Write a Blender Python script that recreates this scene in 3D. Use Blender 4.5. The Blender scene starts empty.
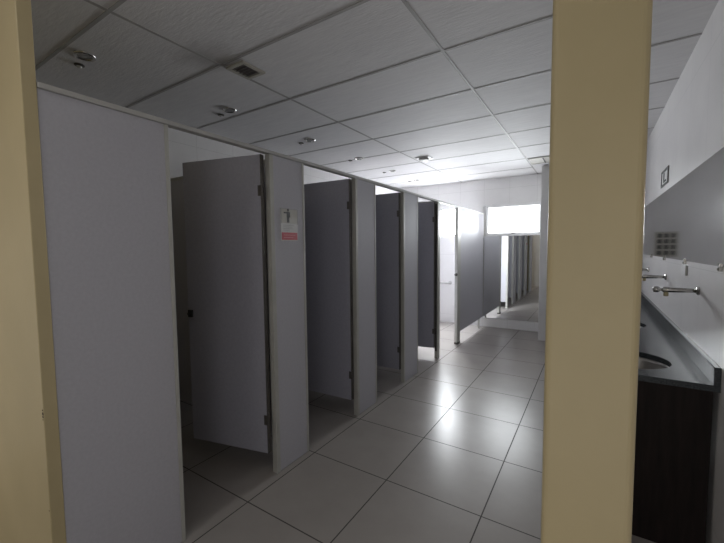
import bpy, bmesh, math, random
from mathutils import Matrix, Vector
random.seed(4)
sc = bpy.context.scene
COL = sc.collection
PI = math.pi

# ------------------------------------------------------------------ dimensions
XL = -1.741      # corridor face of the cubicle fronts
XR = 0.51        # right wall
XB = -3.50       # rear wall of the cubicles
YF = 6.99        # end wall with the windows
YN = 0.51        # inner face of the yellow wall
YV = -0.95       # wall behind the lobby
ZC = 2.756       # ceiling
ZT = 2.125       # top of the cubicle rail

# ------------------------------------------------------------------ materials
def mat(name, base, rough=.5, metal=0., spec=.5):
    m = bpy.data.materials.new(name); m.use_nodes = True
    b = m.node_tree.nodes['Principled BSDF']
    b.inputs['Base Color'].default_value = (*base, 1)
    b.inputs['Roughness'].default_value = rough
    b.inputs['Metallic'].default_value = metal
    b.inputs['Specular IOR Level'].default_value = spec
    return m

def nd(m, t, **kw):
    n = m.node_tree.nodes.new(t)
    for k, v in kw.items():
        if k in n.inputs.keys(): n.inputs[k].default_value = v
        else: setattr(n, k, v)
    return n

def math_(m, op, a, b=None, c=None):
    n = m.node_tree.nodes.new('ShaderNodeMath'); n.operation = op
    for i, v in enumerate((a, b, c)):
        if v is None: continue
        if isinstance(v, (int, float)): n.inputs[i].default_value = v
        else: m.node_tree.links.new(v, n.inputs[i])
    return n.outputs[0]

def pos(m):
    g = nd(m, 'ShaderNodeNewGeometry'); s = nd(m, 'ShaderNodeSeparateXYZ')
    m.node_tree.links.new(g.outputs['Position'], s.inputs[0])
    return g.outputs['Position'], s.outputs[0], s.outputs[1], s.outputs[2]

def noise(m, vec, scale, detail=3, rough=.5, stretch=None):
    n = nd(m, 'ShaderNodeTexNoise'); n.inputs['Scale'].default_value = scale
    n.inputs['Detail'].default_value = detail; n.inputs['Roughness'].default_value = rough
    if stretch:
        mp = nd(m, 'ShaderNodeMapping'); mp.inputs['Scale'].default_value = stretch
        m.node_tree.links.new(vec, mp.inputs[0]); vec = mp.outputs[0]
    m.node_tree.links.new(vec, n.inputs['Vector'])
    return n.outputs['Fac']

def ramp(m, fac, stops):
    r = nd(m, 'ShaderNodeValToRGB')
    e = r.color_ramp.elements
    e[0].position, e[0].color = stops[0][0], (*stops[0][1], 1)
    e[1].position, e[1].color = stops[-1][0], (*stops[-1][1], 1)
    for p, c in stops[1:-1]:
        x = e.new(p); x.color = (*c, 1)
    m.node_tree.links.new(fac, r.inputs[0])
    return r.outputs[0]

def mixc(m, fac, a, b):
    n = nd(m, 'ShaderNodeMix'); n.data_type = 'RGBA'
    L = m.node_tree.links
    if isinstance(fac, (int, float)): n.inputs[0].default_value = fac
    else: L.new(fac, n.inputs[0])
    for i, v in ((6, a), (7, b)):
        if isinstance(v, tuple): n.inputs[i].default_value = (*v, 1)
        else: L.new(v, n.inputs[i])
    return n.outputs[2]

def base(m, sock): m.node_tree.links.new(sock, m.node_tree.nodes['Principled BSDF'].inputs['Base Color'])
def bump(m, sock, strength=.2, dist=.002):
    b = nd(m, 'ShaderNodeBump'); b.inputs['Strength'].default_value = strength; b.inputs['Distance'].default_value = dist
    m.node_tree.links.new(sock, b.inputs['Height'])
    m.node_tree.links.new(b.outputs[0], m.node_tree.nodes['Principled BSDF'].inputs['Normal'])

def joint(m, coord, start, pitch, half):
    """1 inside a joint line, 0 on the tile"""
    t = math_(m, 'SUBTRACT', coord, start)
    t = math_(m, 'DIVIDE', t, pitch)
    t = math_(m, 'ADD', t, .5)
    t = math_(m, 'FRACT', t)
    t = math_(m, 'SUBTRACT', t, .5)
    t = math_(m, 'ABSOLUTE', t)
    return math_(m, 'LESS_THAN', t, half / pitch)

def mottled(name, c1, c2, rough, scale=6, metal=0, spec=.5, bmp=.0, bscale=60):
    m = mat(name, c1, rough, metal, spec)
    p = pos(m)[0]
    base(m, ramp(m, noise(m, p, scale, 4), [(.3, c1), (.7, c2)]))
    if bmp: bump(m, noise(m, p, bscale, 3), bmp)
    return m

# floor: large polished grey porcelain tiles
M_floor = mat('porcelain_floor', (.3, .28, .27), .2, 0, .12)
_p, _x, _y, _z = pos(M_floor)
jf = math_(M_floor, 'MAXIMUM', joint(M_floor, _x, -.490, .602, .0035), joint(M_floor, _y, 1.357, .613, .0035))
fn = ramp(M_floor, noise(M_floor, _p, 2.3, 6, .6), [(.3, (.295, .272, .255)), (.7, (.345, .32, .302))])
base(M_floor, mixc(M_floor, jf, fn, (.075, .07, .065)))
rr = .30
rr = math_(M_floor, 'MAXIMUM', rr, math_(M_floor, 'MULTIPLY', jf, .8))
M_floor.node_tree.links.new(rr, M_floor.node_tree.nodes['Principled BSDF'].inputs['Roughness'])
bump(M_floor, math_(M_floor, 'MULTIPLY', noise(M_floor, _p, 1.6, 2), 1), .12, .01)

# ceiling boards: fissured mineral tiles, brownish soot by the square vent
M_ceil = mat('ceiling_board', (.5, .5, .5), .75)
_p, _x, _y, _z = pos(M_ceil)
cn = noise(M_ceil, _p, 5, 5, .6, (1, 6, 1))
cc = ramp(M_ceil, cn, [(.3, (.64, .63, .64)), (.7, (.71, .70, .705))])
vd = nd(M_ceil, 'ShaderNodeVectorMath'); vd.operation = 'DISTANCE'
M_ceil.node_tree.links.new(_p, vd.inputs[0]); vd.inputs[1].default_value = (-2.17, 1.52, ZC)
dd = math_(M_ceil, 'ADD', vd.outputs['Value'], math_(M_ceil, 'MULTIPLY', noise(M_ceil, _p, 6, 3), .25))
base(M_ceil, mixc(M_ceil, ramp(M_ceil, dd, [(.15, (.45, .45, .45)), (.36, (0, 0, 0))]), cc, (.16, .14, .13)))
bump(M_ceil, noise(M_ceil, _p, 16, 4, .6, (1, 4, 1)), .35, .005)

M_grid = mottled('ceiling_grid_metal', (.34, .33, .325), (.40, .39, .38), .6, 4, spec=.25)
# white ceramic wall tiles
def tilewall(name, axis, px, pz, c1=(.78, .77, .765), c2=(.83, .82, .815), jc=(.60, .59, .58), rough=.22):
    m = mat(name, c1, rough)
    p, x, y, z = pos(m)
    u = x if axis == 'x' else y
    j = math_(m, 'MAXIMUM', joint(m, u, 0.05, px, .0016), joint(m, z, .165, pz, .0016))
    base(m, mixc(m, j, ramp(m, noise(m, p, 3, 4), [(.3, c1), (.7, c2)]), jc))
    bump(m, noise(m, p, 4, 3), .08, .01)
    return m
M_wx = tilewall('white_tile_end', 'x', .45, .60)
M_wy = tilewall('white_tile_side', 'y', .45, .60)
M_right = tilewall('white_tile_right', 'y', .45, .60, (.72, .70, .705), (.78, .76, .76), (.60, .59, .59), .3)
M_plaster = mottled('grey_plaster', (.66, .655, .65), (.72, .71, .70), .8, 3, bmp=.15)
M_yellow = mottled('yellow_paint', (.46, .38, .215), (.52, .43, .25), .45, 2.5, bmp=.25, bscale=45)
M_lam = mat('lilac_laminate', (.40, .385, .42), .58, 0, .3)
_p, _x, _y, _z = pos(M_lam)
base(M_lam, ramp(M_lam, noise(M_lam, _p, 70, 4, .7), [(.3, (.45, .445, .485)), (.7, (.50, .495, .535))]))
bump(M_lam, noise(M_lam, _p, 220, 2), .12, .001)
M_door = mottled('door_laminate', (.34, .34, .40), (.38, .38, .44), .38, 60)
M_alu = mottled('aluminium_profile', (.42, .415, .385), (.48, .475, .44), .5, 8, metal=.1)
M_rail = mottled('rail_aluminium', (.43, .425, .41), (.49, .48, .46), .5, 8, metal=.1)
M_dark = mottled('jamb_shade_dark', (.035, .033, .03), (.05, .047, .043), .6, 20)
M_hinge = mottled('hinge_metal', (.10, .095, .09), (.14, .13, .12), .45, 20, metal=.6)
M_chrome = mottled('worn_chrome', (.42, .41, .39), (.52, .51, .49), .18, 30, metal=1)
M_brass = mottled('tarnished_brass', (.30, .26, .15), (.42, .38, .25), .3, 40, metal=.9)
M_white = mottled('white_plastic', (.62, .62, .61), (.68, .68, .67), .4, 10)
M_pvc = mottled('white_frame_paint', (.74, .74, .74), (.78, .78, .78), .45, 10)
M_black = mottled('black_plastic', (.015, .015, .016), (.025, .025, .026), .45, 20)
M_mirror = mat('mirror_silver', (.80, .81, .815), .015, 1.0)
M_mirror2 = mat('aged_mirror_silver', (.66, .665, .67), .06, 1.0)
base(M_mirror2, ramp(M_mirror2, noise(M_mirror2, pos(M_mirror2)[0], 3, 4), [(.3, (.80, .805, .81)), (.7, (.86, .865, .87))]))
base(M_mirror, ramp(M_mirror, noise(M_mirror, pos(M_mirror)[0], 2, 2), [(.3, (.78, .79, .795)), (.7, (.82, .83, .835))]))
M_granite = mat('grey_granite', (.06, .07, .075), .2, 0, .3)
_p = pos(M_granite)[0]
base(M_granite, ramp(M_granite, noise(M_granite, _p, 140, 4, .7), [(.35, (.025, .029, .033)), (.5, (.045, .052, .058)), (.72, (.075, .085, .092))]))
M_wood = mat('dark_wood_panel', (.012, .009, .009), .6, 0, .2)
_p = pos(M_wood)[0]
base(M_wood, ramp(M_wood, noise(M_wood, _p, 6, 5, .6, (6, 6, .6)), [(.3, (.008, .006, .006)), (.7, (.02, .014, .013))]))
M_steel = mottled('basin_steel', (.50, .49, .48), (.60, .59, .58), .3, 30, metal=.9)
M_vent = mottled('vent_beige', (.40, .38, .33), (.46, .44, .39), .6, 8)
M_lens = mottled('spotlight_lens_grey', (.26, .26, .265), (.30, .30, .305), .25, 8)
M_sooty = mottled('sooty_brown', (.10, .085, .08), (.15, .13, .12), .8, 30)
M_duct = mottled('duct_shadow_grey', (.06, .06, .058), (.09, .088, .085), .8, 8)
M_signgrey = mottled('sign_grey', (.44, .43, .39), (.50, .49, .45), .35, 20)
M_signwhite = mottled('sign_white', (.58, .58, .57), (.62, .62, .61), .35, 20)
M_signred = mottled('sign_red', (.42, .07, .09), (.50, .10, .12), .4, 20)
M_signtext = mottled('sign_text', (.33, .33, .34), (.36, .36, .37), .5, 20)
M_signpink = mottled('sign_pale_red', (.60, .25, .26), (.62, .28, .29), .5, 20)
M_chip = mottled('paint_chip', (.05, .03, .02), (.09, .05, .03), .8, 40)

def emit(name, col, s):
    m = bpy.data.materials.new(name); m.use_nodes = True
    nt = m.node_tree; nt.nodes.clear()
    o = nt.nodes.new('ShaderNodeOutputMaterial'); e = nt.nodes.new('ShaderNodeEmission')
    e.inputs[0].default_value = (*col, 1); e.inputs[1].default_value = s
    nt.links.new(e.outputs[0], o.inputs[0]); return m
M_pane = emit('daylit_frosted_glass', (.93, .965, 1.0), 5.2)
M_pane2 = emit('dimmer_daylit_frosted_glass', (.95, .975, 1.0), .75)

# ------------------------------------------------------------------ helpers
def link(name, me, m=None, parent=None):
    o = bpy.data.objects.new(name, me); COL.objects.link(o)
    if m is not None and me is not None: me.materials.append(m)
    if parent is not None: o.parent = parent
    return o

def finish(name, bm, m, parent=None, off=None, bevel=0., smooth=False, seg=2):
    """bm holds world coordinates unless off is None; off = origin to subtract"""
    bmesh.ops.recalc_face_normals(bm, faces=bm.faces)
    if off is not None: bmesh.ops.translate(bm, verts=bm.verts, vec=-Vector(off))
    me = bpy.data.meshes.new(name); bm.to_mesh(me); bm.free()
    o = link(name, me, m, parent)
    if smooth:
        for p in me.polygons: p.use_smooth = True
    if bevel:
        b = o.modifiers.new('bevel', 'BEVEL'); b.width = bevel; b.segments = seg; b.limit_method = 'ANGLE'
    return o

def box(bm, x0, x1, y0, y1, z0, z1):
    vs = [bm.verts.new(v) for v in ((x0,y0,z0),(x1,y0,z0),(x1,y1,z0),(x0,y1,z0),(x0,y0,z1),(x1,y0,z1),(x1,y1,z1),(x0,y1,z1))]
    for f in ((0,3,2,1),(4,5,6,7),(0,1,5,4),(1,2,6,5),(2,3,7,6),(3,0,4,7)):
        bm.faces.new([vs[i] for i in f])
    return vs

def lathe(bm, prof, origin, axis='z', n=24, caps=True):
    """prof: list of (r, h) along the axis"""
    o = Vector(origin); rings = []
    for r, h in prof:
        ring = []
        for i in range(n):
            a = 2*PI*i/n; c, s = r*math.cos(a), r*math.sin(a)
            v = {'z': (c, s, h), 'x': (h, c, s), 'y': (c, h, s)}[axis]
            ring.append(bm.verts.new(o + Vector(v)))
        rings.append(ring)
    for a, b in zip(rings, rings[1:]):
        for i in range(n):
            j = (i+1) % n
            bm.faces.new((a[i], a[j], b[j], b[i]))
    if caps:
        for r in (rings[0], rings[-1]):
            try: bm.faces.new(r)
            except ValueError: pass

def B(name, dims, m, parent=None, off=None, bevel=0., seg=2):
    bm = bmesh.new()
    for d in (dims if isinstance(dims[0], (tuple, list)) else [dims]): box(bm, *d)
    return finish(name, bm, m, parent, off, bevel, seg=seg)

def tag(o, label=None, cat=None, group=None, kind=None):
    if label: o['label'] = label
    if cat: o['category'] = cat
    if group: o['group'] = group
    if kind: o['kind'] = kind
    return o

def thing(name, loc, label, cat, group=None, rz=0.):
    o = bpy.data.objects.new(name, None); COL.objects.link(o)
    o.location = loc; o.rotation_euler = (0, 0, rz); o.empty_display_size = .1
    return tag(o, label, cat, group)

def copy_tree(o, parent=None):
    c = o.copy(); COL.objects.link(c)
    if parent is not None: c.parent = parent
    for ch in list(o.children): copy_tree(ch, c)
    return c

def S(o, label=None):
    o['kind'] = 'structure'
    if label: o['label'] = label
    return o

# ------------------------------------------------------------------ room shell
T = .12
S(B('floor', (XB-T, XR+T, YV-T, YF+T, -.12, 0), M_floor), 'grey porcelain tile floor with thin dark joints')
S(B('ceiling', (XB-T, XR+T, YV-T, YF+T, ZC, ZC+.12), M_ceil), 'suspended ceiling of large grey mineral boards')
S(B('wall_left', (XB-T, XB, YV-T, YF+T, 0, ZC), M_wy), 'white tiled rear wall of the cubicles')
S(B('wall_right', (XR, XR+T, YV-T, YF+T, 0, ZC), M_right), 'white tiled wall behind the washbasins')
S(B('wall_back', (XB, XR, YV-T, YV, 0, ZC), M_plaster), 'plain grey lobby wall behind the viewpoint')

W = [(-2.90, -2.03, 1.705, 2.285), (-1.752, -.74, 1.705, 2.285)]   # window openings in the end wall
bm = bmesh.new()
y0, y1 = YF, YF+T
box(bm, XB, XR, y0, y1, 0, 1.705)
box(bm, XB, XR, y0, y1, 2.285, ZC)
for a, b in ((XB, W[0][0]), (W[0][1], W[1][0]), (W[1][1], XR)): box(bm, a, b, y0, y1, 1.705, 2.285)
S(finish('wall_far', bm, M_wx), 'white tiled end wall with two high windows')

# end wall of the closet that narrows the far end on the right
S(B('wall_closet', (-.715, XR, 6.32, YF, 0, ZC), M_plaster, bevel=.006), 'pale grey wall block narrowing the far right corner')

# yellow wall in front, with a rounded corner next to the cubicle fronts
S(B('wall_front', (XB, XL+.003, .465, YN, 0, ZC), M_yellow, bevel=.004, seg=3), 'cream-yellow painted wall edge at the left of the opening')
chip = bmesh.new()
for (cz, r) in ((.885, .008), (.873, .0065), (.862, .004), (.899, .005), (.50, .004)):
    lathe(chip, [(r, 0), (r*.6, -.0012)], (XL-.004, .4655, cz), 'y', 8)
S(finish('trim_1', chip, M_chip), 'small brown chips in the yellow paint near the corner')

# pillar
PY = .90
p = B('pillar', (-.088, .0835, PY, PY+.17, 0, ZC), M_yellow, bevel=.014, seg=4)
tag(p, 'tall cream-yellow painted pillar standing between cubicle corridor and washbasins', 'pillar')

# ceiling T-grid
gx = [-2.172, -.845]
gy = [.955 + .675*k for k in range(-2, 10)]
bm = bmesh.new()
for x in gx: box(bm, x-.010, x+.010, YV, YF, ZC-.003, ZC)
for y in gy:
    box(bm, XB, -2.172-.010, y-.010, y+.010, ZC-.003, ZC)
    box(bm, -2.172+.010, -.845-.010, y-.010, y+.010, ZC-.003, ZC)
    if y < 6.3: box(bm, -.845+.010, XR, y-.010, y+.010, ZC-.003, ZC)
S(finish('ceiling_grid', bm, M_grid), 'thin metal grid bars between the ceiling boards')

# windows
def window(n, x0, x1, z0, z1, label, pane=M_pane):
    f = .045
    root = bpy.data.objects.new('window_%d' % n, None); COL.objects.link(root)
    root.location = ((x0+x1)/2, YF, z0); S(root, label)
    off = root.location.copy()
    ya, yb = YF+.012, YF+.085
    B('window_frame', [(x0, x0+f, ya, yb, z0, z1), (x1-f, x1, ya, yb, z0, z1), (x0+f, x1-f, ya, yb, z0, z0+f*.7), (x0+f, x1-f, ya, yb, z1-f*.7, z1)], M_pvc, root, off, .002)
    g = .022; a0, a1, c0, c1 = x0+f, x1-f, z0+f*.7, z1-f*.7
    ya, yb = YF+.035, YF+.07
    sash = B('window_sash', [(a0, a0+g, ya, yb, c0, c1), (a1-g, a1, ya, yb, c0, c1), (a0+g, a1-g, ya, yb, c0, c0+g), (a0+g, a1-g, ya, yb, c1-g, c1)], M_pvc, root, off, .002)
    B('pane', (a0+g, a1-g, YF+.055, YF+.060, c0+g, c1-g), pane, root, off)
    bm = bmesh.new(); cx = (x0+x1)/2
    box(bm, cx-.02, cx+.02, YF+.020, YF+.035, c0+.004, c0+.02)
    box(bm, cx-.006, cx+.05, YF+.008, YF+.020, c0+.008, c0+.016)
    finish('window_handle', bm, M_hinge, sash, off, .001)
window(1, *W[0][:2], *W[0][2:], 'frosted high window above the accessible cubicle')
window(2, *W[1][:2], *W[1][2:], 'bright frosted window above the end wall mirror', M_pane2)

# plinth below the mirror
S(B('baseboard_far', (-2.0, -.715, 6.955, YF, 0, .165), M_wx, bevel=.003), 'low white tiled plinth below the end wall mirror')

# ------------------------------------------------------------------ mirrors
m1 = thing('wall_mirror', (-1.23, 6.98, .167), 'tall frameless mirror on the end wall directly below the window', 'mirror', 'wall mirrors')
del m1['group']
B('mirror_glass', (-1.80, -.717, 6.972, 6.986, .167, 1.70), M_mirror, m1, m1.location)
m2 = thing('wall_mirror', (XR, 4.0, 1.40), 'long frameless mirror on the right wall above the washbasins', 'mirror')
B('mirror_glass', (XR-.008, XR-.002, 1.75, 5.75, 1.398, 1.958), M_mirror2, m2, m2.location)
def clip(y):
    bm = bmesh.new()
    box(bm, XR-.014, XR-.0005, y-.012, y+.012, 1.375, 1.397)
    box(bm, XR-.014, XR-.009, y-.012, y+.012, 1.397, 1.412)
    lathe(bm, [(.006, -.018), (.007, -.0145)], (XR, y, 1.386), 'x', 12)
    finish('mirror_clip', bm, M_chrome, m2, m2.location, .001)
for y in (2.33, 3.12, 3.92, 4.72): clip(y)

# ------------------------------------------------------------------ cubicle fronts
FT = .028           # front panel thickness
def front_panel(y0, y1, label, left_prof=True, right_prof=True, z0=0., group='cubicle front panels'):
    loc = (XL-FT/2, (y0+y1)/2, 0)
    t = thing('partition_panel', loc, label, 'partition', group)
    pw, pr = .032, .020
    a = y0 + (pw if left_prof else 0); b = y1 - (pr if right_prof else 0)
    B('panel', (XL-FT, XL-.002, a, b, z0+.004, ZT-.023), M_lam, t, loc, .001)
    for ok, u0, u1 in ((left_prof, y0, y0+pw), (right_prof, y1-pr, y1)):
        if ok: B('edge_profile', (XL-FT-.014, XL+.001, u0, u1, 0, ZT-.0225), M_alu, t, loc, .003)
    return t
front_panel(YN+.001, .998, 'wide lilac-grey cubicle front panel beside the yellow wall', left_prof=False)
sign_panel = front_panel(1.642, 1.965, 'lilac-grey cubicle front panel that carries the small sign')
front_panel(2.622, 2.965, 'lilac-grey cubicle front panel between second and third door openings')
front_panel(3.560, 3.940, 'lilac-grey cubicle front panel between third and fourth door openings')
t = thing('partition_post', (XL-.02, 4.62, 0), 'slim aluminium post beside the fourth open cubicle door', 'post')
B('post', (XL-.045, XL+.001, 4.585, 4.665, 0, ZT-.0225), M_alu, t, t.location, .003)
B('jamb_shade_strip', (XL-.034, XL-.012, 4.581, 4.5848, .1, ZT-.05), M_dark, t, t.location)  # dark strip painting in the shade on the hinge-side jamb
t = thing('partition_post', (XL-.02, 5.5, 0), 'slim aluminium post at the wide open accessible cubicle', 'post')
B('post', (XL-.045, XL+.001, 5.42, 5.565, 0.03, ZT-.0225), M_alu, t, t.location, .003)
B('foot', (XL-.047, XL+.004, 5.415, 5.57, 0, .03), M_hinge, t, t.location, .002)
bm = bmesh.new(); lathe(bm, [(.022, 0), (.022, -.02), (.016, -.04)], (XL-.02, 5.42, 1.083), 'y', 16)
finish('latch_keeper', bm, M_hinge, t, t.location)
# raised last panel
t = thing('partition_panel', (XL-.014, 6.26, 0), 'long raised lilac-grey panel between aluminium post and end wall mirror', 'partition', 'cubicle front panels')
B('panel', (XL-FT, XL-.002, 5.567, 6.955, .18, ZT-.023), M_lam, t, t.location, .001)
B('edge_profile', (XL-FT-.004, XL+.001, 6.955, 6.970, .18, ZT-.0225), M_alu, t, t.location, .001)
for y in (6.72,):
    bm = bmesh.new()
    box(bm, XL-.030, XL-.0, y-.012, y+.012, 0.006, .215)
    box(bm, XL-.042, XL+.012, y-.024, y+.024, 0, .007)
    finish('support_leg', bm, M_alu, t, t.location, .002)

rl = B('partition_rail', (XL-.040, XL+.006, YN+.001, 6.97, ZT-.022, ZT), M_rail, bevel=.004)
tag(rl, 'long aluminium rail along the top of the cubicle fronts', 'rail')

# dividers between cubicles
for y, lab in ((1.80, 'divider panel between first and second cubicles, behind the sign panel'),
               (2.78, 'divider panel between second and third cubicles'),
               (3.75, 'divider panel between third and fourth cubicles'),
               (4.625, 'divider panel between fourth cubicle and the accessible cubicle')):
    loc = (-2.6, y, 0)
    t = thing('cubicle_divider', loc, lab, 'partition', 'cubicle dividers')
    B('panel', (XB+.002, XL-.047, y-.014, y+.014, .15, ZT-.03), M_lam, t, loc, .001)
    B('top_profile', (XB+.002, XL-.047, y-.017, y+.017, ZT-.03, ZT-.002), M_alu, t, loc, .002)
    B('support_leg', (XB+.14, XB+.17, y-.012, y+.012, 0, .151), M_alu, t, loc, .002)

# doors: local frame, hinge on the z axis, leaf along -x (fully open inwards)
def make_door():
    t = thing('cubicle_door', (0, 0, 0), 'x', 'door', 'open cubicle doors')
    B('door_leaf', (-.632, -.012, -.014, .014, .155, 2.095), M_door, t, bevel=.0015)
    B('edge_profile', (-.0125, -.004, -.0155, .0155, .155, 2.095), M_hinge, t, bevel=.001)
    for z in (.38, 1.87):
        bm = bmesh.new()
        lathe(bm, [(.007, -.035), (.007, .035)], (0, -.018, z), 'z', 12)
        lathe(bm, [(.0045, -.042), (.009, -.040), (.009, -.036)], (0, -.018, z), 'z', 12)
        lathe(bm, [(.009, .036), (.009, .040), (.0045, .042)], (0, -.018, z), 'z', 12)
        box(bm, -.032, -.002, -.0185, -.0145, z-.033, z+.033)
        finish('hinge', bm, M_hinge, t, bevel=.0008)
    bm = bmesh.new()
    box(bm, -.622, -.588, -.030, -.0142, 1.035, 1.085)
    lathe(bm, [(.009, -.045), (.009, -.030)], (-.605, 0, 1.06), 'y', 16)
    l = finish('latch', bm, M_black, t, bevel=.002)
    return t
door = make_door()
dl = ['open cubicle door nearest the yellow wall, black latch in view', 'open cubicle door behind the panel with the sign',
      'open cubicle door in the third opening from the yellow wall', 'open cubicle door next to the slim aluminium post, farthest of the doors']
for i, (y, deg) in enumerate(((1.612, 13.5), (2.592, 3.0), (3.530, 1.5), (4.553, 10))):
    d = door if i == 0 else copy_tree(door)
    d.location = (XL-.026, y, 0); d.rotation_euler = (0, 0, math.radians(deg)); d['label'] = dl[i]

# painted shade strips on hinge-side jambs belong to their front panels
for pnl in [o for o in COL.objects if o.name.startswith('partition_panel') and o.location.y < 4]:
    pass

# grab bar on the end wall inside the accessible cubicle
t = thing('grab_bar', (-2.75, 6.93, .80), 'short steel grab bar on the end wall inside the accessible cubicle', 'grab bar')
bm = bmesh.new(); lathe(bm, [(.015, -.38), (.015, .38)], (-2.75, 6.925, .80), 'x', 16)
finish('bar', bm, M_steel, t, t.location, smooth=True)
for x in (-3.11, -2.39):
    bm = bmesh.new(); lathe(bm, [(.012, 6.925), (.012, 6.975), (.036, 6.976), (.036, 6.9898)], (x, 0, .80), 'y', 20)
    finish('flange', bm, M_steel, t, t.location)

# ------------------------------------------------------------------ sign on the panel
sy0, sy1, sz0, sz1 = 1.728, 1.888, 1.556, 1.772
t = thing('wall_sign', (XL, (sy0+sy1)/2, sz0), 'small rectangular cubicle sign with black figure and red band on front panel', 'sign')
o = t.location
x1 = XL+.0012
B('backing', (XL-.0018, XL+.002, sy0, sy1, sz0, sz1), M_signwhite, t, o)
B('pictogram_panel', (XL+.002, XL+.0035, sy0+.004, sy1-.004, sz0+.118, sz1-.004), M_signgrey, t, o)
B('border', [(XL+.002, XL+.004, sy0, sy0+.004, sz0+.114, sz1), (XL+.002, XL+.004, sy1-.004, sy1, sz0+.114, sz1), (XL+.002, XL+.004, sy0+.004, sy1-.004, sz1-.004, sz1)], M_signtext, t, o)
B('red_band', (XL+.002, XL+.0035, sy0+.006, sy1-.006, sz0+.006, sz0+.056), M_signred, t, o)
bm = bmesh.new()   # black standing figure
cy = sy0+.066; zb = sz0+.122
def fx(b): return (XL+.0036, XL+.0046)
lathe(bm, [(.0095, XL+.0036), (.0095, XL+.0046)], (0, cy, zb+.084), 'x', 16)
for (a, b, c, d) in ((cy-.013, cy+.013, zb+.034, zb+.073), (cy-.011, cy-.001, zb, zb+.034), (cy+.001, cy+.011, zb, zb+.034), (cy-.040, cy-.013, zb+.060, zb+.069), (cy+.013, cy+.019, zb+.036, zb+.070)):
    box(bm, XL+.0036, XL+.0046, a, b, c, d)
finish('pictogram', bm, M_black, t, o)
bm = bmesh.new()
for k, (wd) in enumerate((.10, .085, .095, .06)):
    z = sz0+.102-k*.011; box(bm, XL+.002, XL+.0026, sy0+.02, sy0+.02+wd, z, z+.003)
finish('text_lines', bm, M_signtext, t, o)
bm = bmesh.new()
for z, wd in ((sz0+.036, .11), (sz0+.020, .09)): box(bm, XL+.0035, XL+.0040, sy0+.022, sy0+.022+wd, z, z+.005)
finish('red_band_text', bm, M_signpink, t, o)

# small framed sign high on the right wall
a0, a1, c0, c1 = 3.93, 4.29, 2.02, 2.16
t = thing('wall_sign', (XR, (a0+a1)/2, c0), 'small dark-framed sign high on right wall above the long mirror', 'sign')
o = t.location
B('backing', (XR-.004, XR-.0005, a0, a1, c0, c1), M_signwhite, t, o)
B('border', [(XR-.008, XR-.004, a0, a0+.035, c0, c1), (XR-.008, XR-.004, a1-.035, a1, c0, c1), (XR-.008, XR-.004, a0+.035, a1-.035, c0, c0+.018), (XR-.008, XR-.004, a0+.035, a1-.035, c1-.022, c1)], M_duct, t, o)
B('pictogram', [(XR-.008, XR-.004, a0+.20, a0+.235, c0+.03, c1-.03), (XR-.008, XR-.004, a0+.10, a0+.2, c0+.03, c0+.045)], M_duct, t, o)

# ------------------------------------------------------------------ vanity
CX0, CX1 = -.04, XR-.0005
CY0, CY1 = 2.25, 5.95
CZ = .85
v = thing('vanity_counter', (.235, 4.1, 0), 'long dark granite vanity counter with near-black end panel on right wall', 'counter')
o = v.location
BY = [2.56, 3.70, 4.84]
def slab():
    bm = bmesh.new(); N = 64; th = .03
    cx, rx, ry = .165, .212, .205
    edges = [CY0, (BY[0]+BY[1])/2, (BY[1]+BY[2])/2, CY1]
    for k, by in enumerate(BY):
        ya, yb = edges[k], edges[k+1]
        inn, out = [], []
        angs = sorted(set([2*PI*i/N for i in range(N)] + [math.atan2(yy-by, xx-cx) % (2*PI) for xx in (CX0, CX1) for yy in (ya, yb)]))
        for a in angs:
            c, s = math.cos(a), math.sin(a)
            inn.append((cx+rx*c, by+ry*s))
            tx = ((CX1-cx)/c if c > 0 else (CX0-cx)/c) if abs(c) > 1e-9 else 1e9
            ty = ((yb-by)/s if s > 0 else (ya-by)/s) if abs(s) > 1e-9 else 1e9
            tt = min(tx, ty); out.append((cx+tt*c, by+tt*s))
        L = {}
        for z in (CZ, CZ-th):
            L[z] = ([bm.verts.new((x, y, z)) for x, y in inn], [bm.verts.new((x, y, z)) for x, y in out])
        n = len(angs)
        for i in range(n):
            j = (i+1) % n
            for z in (CZ, CZ-th):
                I, O = L[z]; bm.faces.new((I[i], O[i], O[j], I[j]))
            bm.faces.new((L[CZ][0][i], L[CZ][0][j], L[CZ-th][0][j], L[CZ-th][0][i]))
            p, q = out[i], out[j]
            interior = (abs(p[1]-q[1]) < 1e-6) and ((abs(p[1]-yb) < 1e-6 and k < 2) or (abs(p[1]-ya) < 1e-6 and k > 0))
            if not interior:
                bm.faces.new((L[CZ][1][i], L[CZ][1][j], L[CZ-th][1][j], L[CZ-th][1][i]))
    bmesh.ops.remove_doubles(bm, verts=bm.verts, dist=1e-5)
    return bm
finish('countertop', slab(), M_granite, v, o)
B('backsplash', (XR-.026, XR-.0005, CY0, CY1, CZ, CZ+.085), M_granite, v, o, .002)
B('end_panel', (CX0+.004, XR-.024, CY0+.002, CY0+.022, 0, CZ-.0305), M_wood, v, o, .001)
B('front_panel', (CX0+.004, CX0+.022, CY0+.0225, CY1-.001, .10, CZ-.0305), M_wood, v, o, .001)
B('end_panel', (CX0+.004, XR-.024, CY1-.020, CY1, 0, CZ-.0305), M_wood, v, o, .001)

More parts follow.
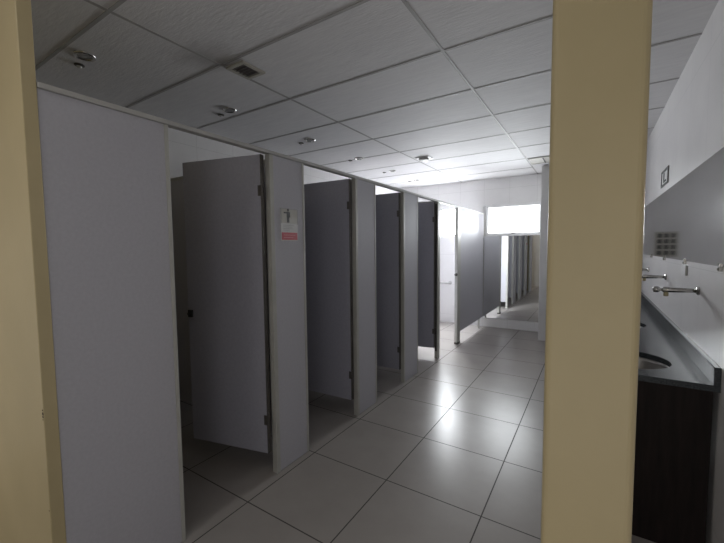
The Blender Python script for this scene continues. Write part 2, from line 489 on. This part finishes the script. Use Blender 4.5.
def basin(by):
    loc = (.165, by, CZ-.03)
    t = thing('sink_basin', loc, '', 'sink', 'undermount basins in the counter')
    bm = bmesh.new(); n = 40; rings = []
    prof = [(1.09, -.001), (1.02, -.002), (1.00, -.02), (.96, -.07), (.85, -.115), (.6, -.135), (.12, -.14)]
    for f, h in prof:
        rings.append([bm.verts.new((.214*f*math.cos(2*PI*i/n), .207*f*math.sin(2*PI*i/n), h)) for i in range(n)])
    for a, b in zip(rings, rings[1:]):
        for i in range(n):
            j = (i+1) % n; bm.faces.new((a[i], a[j], b[j], b[i]))
    ob = finish('bowl', bm, M_steel, t, smooth=True)
    s = ob.modifiers.new('thickness', 'SOLIDIFY'); s.thickness = .0015; s.offset = -1
    bm = bmesh.new(); lathe(bm, [(.03, -.141), (.03, -.136), (.022, -.135), (.02, -.139)], (0, 0, 0), 'z', 20)
    finish('drain', bm, M_hinge, t)
    return t
bl = ['sink basin sunk in the counter nearest its dark end panel', 'middle sink basin sunk in the granite counter', 'farthest sink basin sunk in the granite counter']
b0 = basin(BY[0]); b0['label'] = bl[0]
for i in (1, 2):
    c = copy_tree(b0); c.location = (.165, BY[i], CZ-.03); c['label'] = bl[i]

def faucet():
    t = thing('wall_faucet', (XR, 2.74, 1.24), '', 'faucet', 'wall-mounted faucets above the counter')
    bm = bmesh.new(); lathe(bm, [(.024, -.0005), (.025, -.006), (.019, -.012), (.013, -.015)], (0, 0, 0), 'x', 24)
    finish('flange', bm, M_chrome, t, smooth=False)
    bm = bmesh.new()
    lathe(bm, [(.012, -.012), (.013, -.06), (.015, -.12), (.017, -.155), (.012, -.163)], (0, 0, 0), 'x', 20)
    ob = finish('spout_body', bm, M_chrome, t, smooth=True)
    bm = bmesh.new()
    lathe(bm, [(.010, -.038), (.0125, -.034), (.012, -.018), (.009, -.010)], (-.145, 0, 0), 'z', 18)
    finish('nozzle', bm, M_brass, t, smooth=True)
    bm = bmesh.new()
    lathe(bm, [(.008, -.160), (.0085, -.170), (.0165, -.178), (.0185, -.190), (.0165, -.202), (.006, -.207)], (0, 0, 0), 'x', 20)
    finish('push_knob', bm, M_chrome, t, smooth=True)
    return t
fl = ['wall-mounted metal faucet with push knob nearest the dark end panel', 'middle wall-mounted faucet of the three above the counter', 'farthest wall-mounted faucet, only its flange end shows beside the pillar']
f0 = faucet(); f0['label'] = fl[0]
for i, y in ((1, 3.83), (2, 4.93)):
    c = copy_tree(f0); c.location = (XR, y, 1.24); c['label'] = fl[i]

# clear soap holder strip under a mirror clip
t = thing('soap_holder', (XR, 3.12, 1.31), 'small clear and white holder on tiles just under the mirror edge', 'holder')
B('holder_body', (XR-.012, XR-.0005, 3.06, 3.16, 1.305, 1.372), M_white, t, t.location, .003)

# vent grille in the closet wall, seen in the right-hand mirror
gx0, gx1, gz0, gz1 = .075, .29, 1.36, 1.67
t = thing('vent_grille', (.18, 6.32, gz0), 'square vent block with rows of dark openings in closet wall', 'vent')
o = t.location
n_c, n_r, hb = 3, 4, .012
cw, rh = (gx1-gx0)/n_c, (gz1-gz0)/n_r
us = [w for i in range(n_c+1) for w in (gx0+i*cw-hb, gx0+i*cw+hb)]
ws = [w for k in range(n_r+1) for w in (gz0+k*rh-hb, gz0+k*rh+hb)]
bm = bmesh.new()
gv = [[bm.verts.new((u_, 6.300, w_)) for w_ in ws] for u_ in us]
for i in range(len(us)-1):
    for k in range(len(ws)-1):
        if i % 2 and k % 2: continue          # an opening
        bm.faces.new((gv[i][k], gv[i+1][k], gv[i+1][k+1], gv[i][k+1]))
ret = bmesh.ops.extrude_face_region(bm, geom=list(bm.faces))
bmesh.ops.translate(bm, verts=[g for g in ret['geom'] if isinstance(g, bmesh.types.BMVert)], vec=(0, .0195, 0))
finish('grille_lattice', bm, M_vent, t, o)
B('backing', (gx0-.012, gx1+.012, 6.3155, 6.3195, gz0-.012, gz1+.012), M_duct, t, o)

# ------------------------------------------------------------------ ceiling fittings
# square exhaust vent
vx0, vx1, vy0, vy1 = -2.17, -1.99, 1.665, 1.865
t = thing('ceiling_vent', (-2.08, 1.765, ZC), 'square dark exhaust vent with sooty surround in ceiling near first cubicle', 'vent')
o = t.location
f = .028
B('frame', [(vx0, vx0+f, vy0, vy1, ZC-.014, ZC-.0005), (vx1-f, vx1, vy0, vy1, ZC-.014, ZC-.0005), (vx0+f, vx1-f, vy0, vy0+f, ZC-.014, ZC-.0005), (vx0+f, vx1-f, vy1-f, vy1, ZC-.014, ZC-.0005)], M_vent, t, o, .003)
B('backing', (vx0+f, vx1-f, vy0+f, vy1-f, ZC-.003, ZC-.0005), M_sooty, t, o)
for k in range(5):
    y = vy0+f+.012+k*.029
    bm = bmesh.new(); box(bm, vx0+f, vx1-f, y-.009, y+.009, ZC-.011, ZC-.009)
    bmesh.ops.rotate(bm, verts=bm.verts, cent=(0, y, ZC-.01), matrix=Matrix.Rotation(.35, 3, 'X'))
    finish('slat', bm, M_sooty, t, o)
# large beige grille at the far end
t = thing('ceiling_grille', (-.55, 5.9, ZC), 'beige ceiling grille panel by the far end, beside the pillar edge', 'vent')
o = t.location
ax0, ax1, ay0, ay1 = -.825, -.28, 5.70, 6.10
B('frame', [(ax0, ax0+.02, ay0, ay1, ZC-.012, ZC-.0005), (ax1-.02, ax1, ay0, ay1, ZC-.012, ZC-.0005), (ax0+.02, ax1-.02, ay0, ay0+.02, ZC-.012, ZC-.0005), (ax0+.02, ax1-.02, ay1-.02, ay1, ZC-.012, ZC-.0005)], M_vent, t, o, .002)
B('diffuser', (ax0+.02, ax1-.02, ay0+.02, ay1-.02, ZC-.008, ZC-.0005), M_vent, t, o)
for k in range(2):
    x = ax0+.19+k*.17
    B('grille_bar', (x-.008, x+.008, ay0+.02, ay1-.02, ZC-.012, ZC-.0081), M_duct, t, o)

def spot():
    t = thing('ceiling_spotlight', (-2.8, 1.07, ZC), '', 'spotlight', 'unlit spotlights over the cubicles')
    bm = bmesh.new()
    lathe(bm, [(.062, -.0005), (.062, -.006), (.054, -.012), (.044, -.013), (.040, -.006)], (0, 0, 0), 'z', 32, caps=False)
    finish('ring', bm, M_chrome, t, smooth=True)
    bm = bmesh.new()
    lathe(bm, [(.042, -.004), (.036, -.007), (.018, -.009), (.002, -.0095)], (0, 0, 0), 'z', 24)
    finish('lens', bm, M_lens, t, smooth=True)
    return t
def cap():
    t = thing('ceiling_sensor', (-2.955, 1.09, ZC), '', 'sensor', 'small round ceiling sensors over the cubicles')
    bm = bmesh.new()
    lathe(bm, [(.030, -.0005), (.030, -.006), (.022, -.011)], (0, 0, 0), 'z', 20)
    finish('ring', bm, M_hinge, t)
    bm = bmesh.new()
    lathe(bm, [(.016, -.010), (.015, -.017), (.008, -.022), (.001, -.023)], (0, 0, 0), 'z', 16)
    finish('dome', bm, M_white, t, smooth=True)
    return t
where = ['over the first cubicle, nearest the yellow wall', 'over the second cubicle, past the square vent', 'over the third cubicle', 'over the fourth cubicle, level with the ceiling detector', 'over the accessible cubicle, near its slim post', 'over accessible cubicle, close to end wall']
s0 = spot(); c0_ = cap()
for i, y in enumerate((1.07, 2.17, 3.27, 4.30, 5.30, 6.28)):
    s = s0 if i == 0 else copy_tree(s0)
    s.location = (-2.79, y, ZC); s['label'] = 'round unlit spotlight ' + where[i]
    c = c0_ if i == 0 else copy_tree(c0_)
    c.location = (-2.955, y+.03, ZC); c['label'] = 'tiny round sensor beside spotlight ' + where[i]
# smoke detector
t = thing('smoke_detector', (-2.03, 4.80, ZC), 'white boxy smoke detector with dark vents on the ceiling', 'detector')
B('base_plate', (-2.13, -1.93, 4.72, 4.88, ZC-.012, ZC-.0005), M_white, t, t.location, .004)
bm = bmesh.new(); lathe(bm, [(.070, -.012), (.070, -.030), (.055, -.042), (.02, -.045)], (-2.03, 4.80, ZC), 'z', 28)
finish('detector_head', bm, M_white, t, t.location, smooth=False)
bm = bmesh.new(); lathe(bm, [(.0712, -.017), (.0712, -.025)], (-2.03, 4.80, ZC), 'z', 28)
finish('vent_ring', bm, M_duct, t, t.location)

# ------------------------------------------------------------------ light
def area(name, loc, rot, sx, sy, power, col):
    l = bpy.data.lights.new(name, 'AREA'); l.shape = 'RECTANGLE'; l.size = sx; l.size_y = sy; l.energy = power; l.color = col
    ob = bpy.data.objects.new(name, l); COL.objects.link(ob); ob.location = loc; ob.rotation_euler = rot
    return ob
area('lobby_top_fill', (-1.5, -.45, ZC-.02), (0, 0, 0), .4, .4, .8, (1.0, .96, .90))  # added fill over the lobby for the yellow jamb, no lamp known there
area('lobby_back_fill', (.0, YV+.03, 1.0), (PI/2, 0, 0), .9, 1.8, .95, (1.0, .97, .94))  # added fill behind the camera, the lobby wall has no opening here
area('lobby_left_fill', (-2.75, YV+.03, 1.0), (PI/2, 0, 0), .8, 1.7, 1.15, (1.0, .97, .92))  # unseen fill added to lift jamb, pillar and right wall from the left

d = area('window_daylight', (-2.46, 6.97, 1.98), (0, 0, 0), .8, .5, 11.5, (.92, .96, 1.0))
d.rotation_euler = Vector((.85, -2.7, -1.9)).to_track_quat('-Z', 'Y').to_euler(); d.data.spread = math.radians(125)
d = area('window_daylight', (-1.24, 6.97, 1.98), (0, 0, 0), .82, .44, 3.4, (.92, .97, 1.0))
d.rotation_euler = Vector((.25, -1, -.08)).to_track_quat('-Z', 'Y').to_euler(); d.data.spread = math.radians(95)
w = bpy.data.worlds.new('world'); sc.world = w; w.use_nodes = True
w.node_tree.nodes['Background'].inputs[0].default_value = (.8, .9, 1, 1)
w.node_tree.nodes['Background'].inputs[1].default_value = 1.0

# ------------------------------------------------------------------ camera
f = 360.86
r = Vector((.84206, .53928, -.01007)); u = Vector((-.02604, .05930, .99790)); fw = Vector((-.53875, .84003, -.06398))
cam = bpy.data.cameras.new('camera'); co = bpy.data.objects.new('camera', cam); COL.objects.link(co)
mw = Matrix(((r.x, u.x, -fw.x, 0), (r.y, u.y, -fw.y, 0), (r.z, u.z, -fw.z, 1.5), (0, 0, 0, 1)))
co.matrix_world = mw
cam.sensor_width = 36; cam.sensor_fit = 'HORIZONTAL'; cam.lens = 36*f/724; cam.clip_start = .02
sc.camera = co

vs = sc.view_settings
vs.view_transform = 'Standard'; vs.look = 'None'; vs.exposure = 2.58; vs.gamma = 1; vs.use_curve_mapping = False
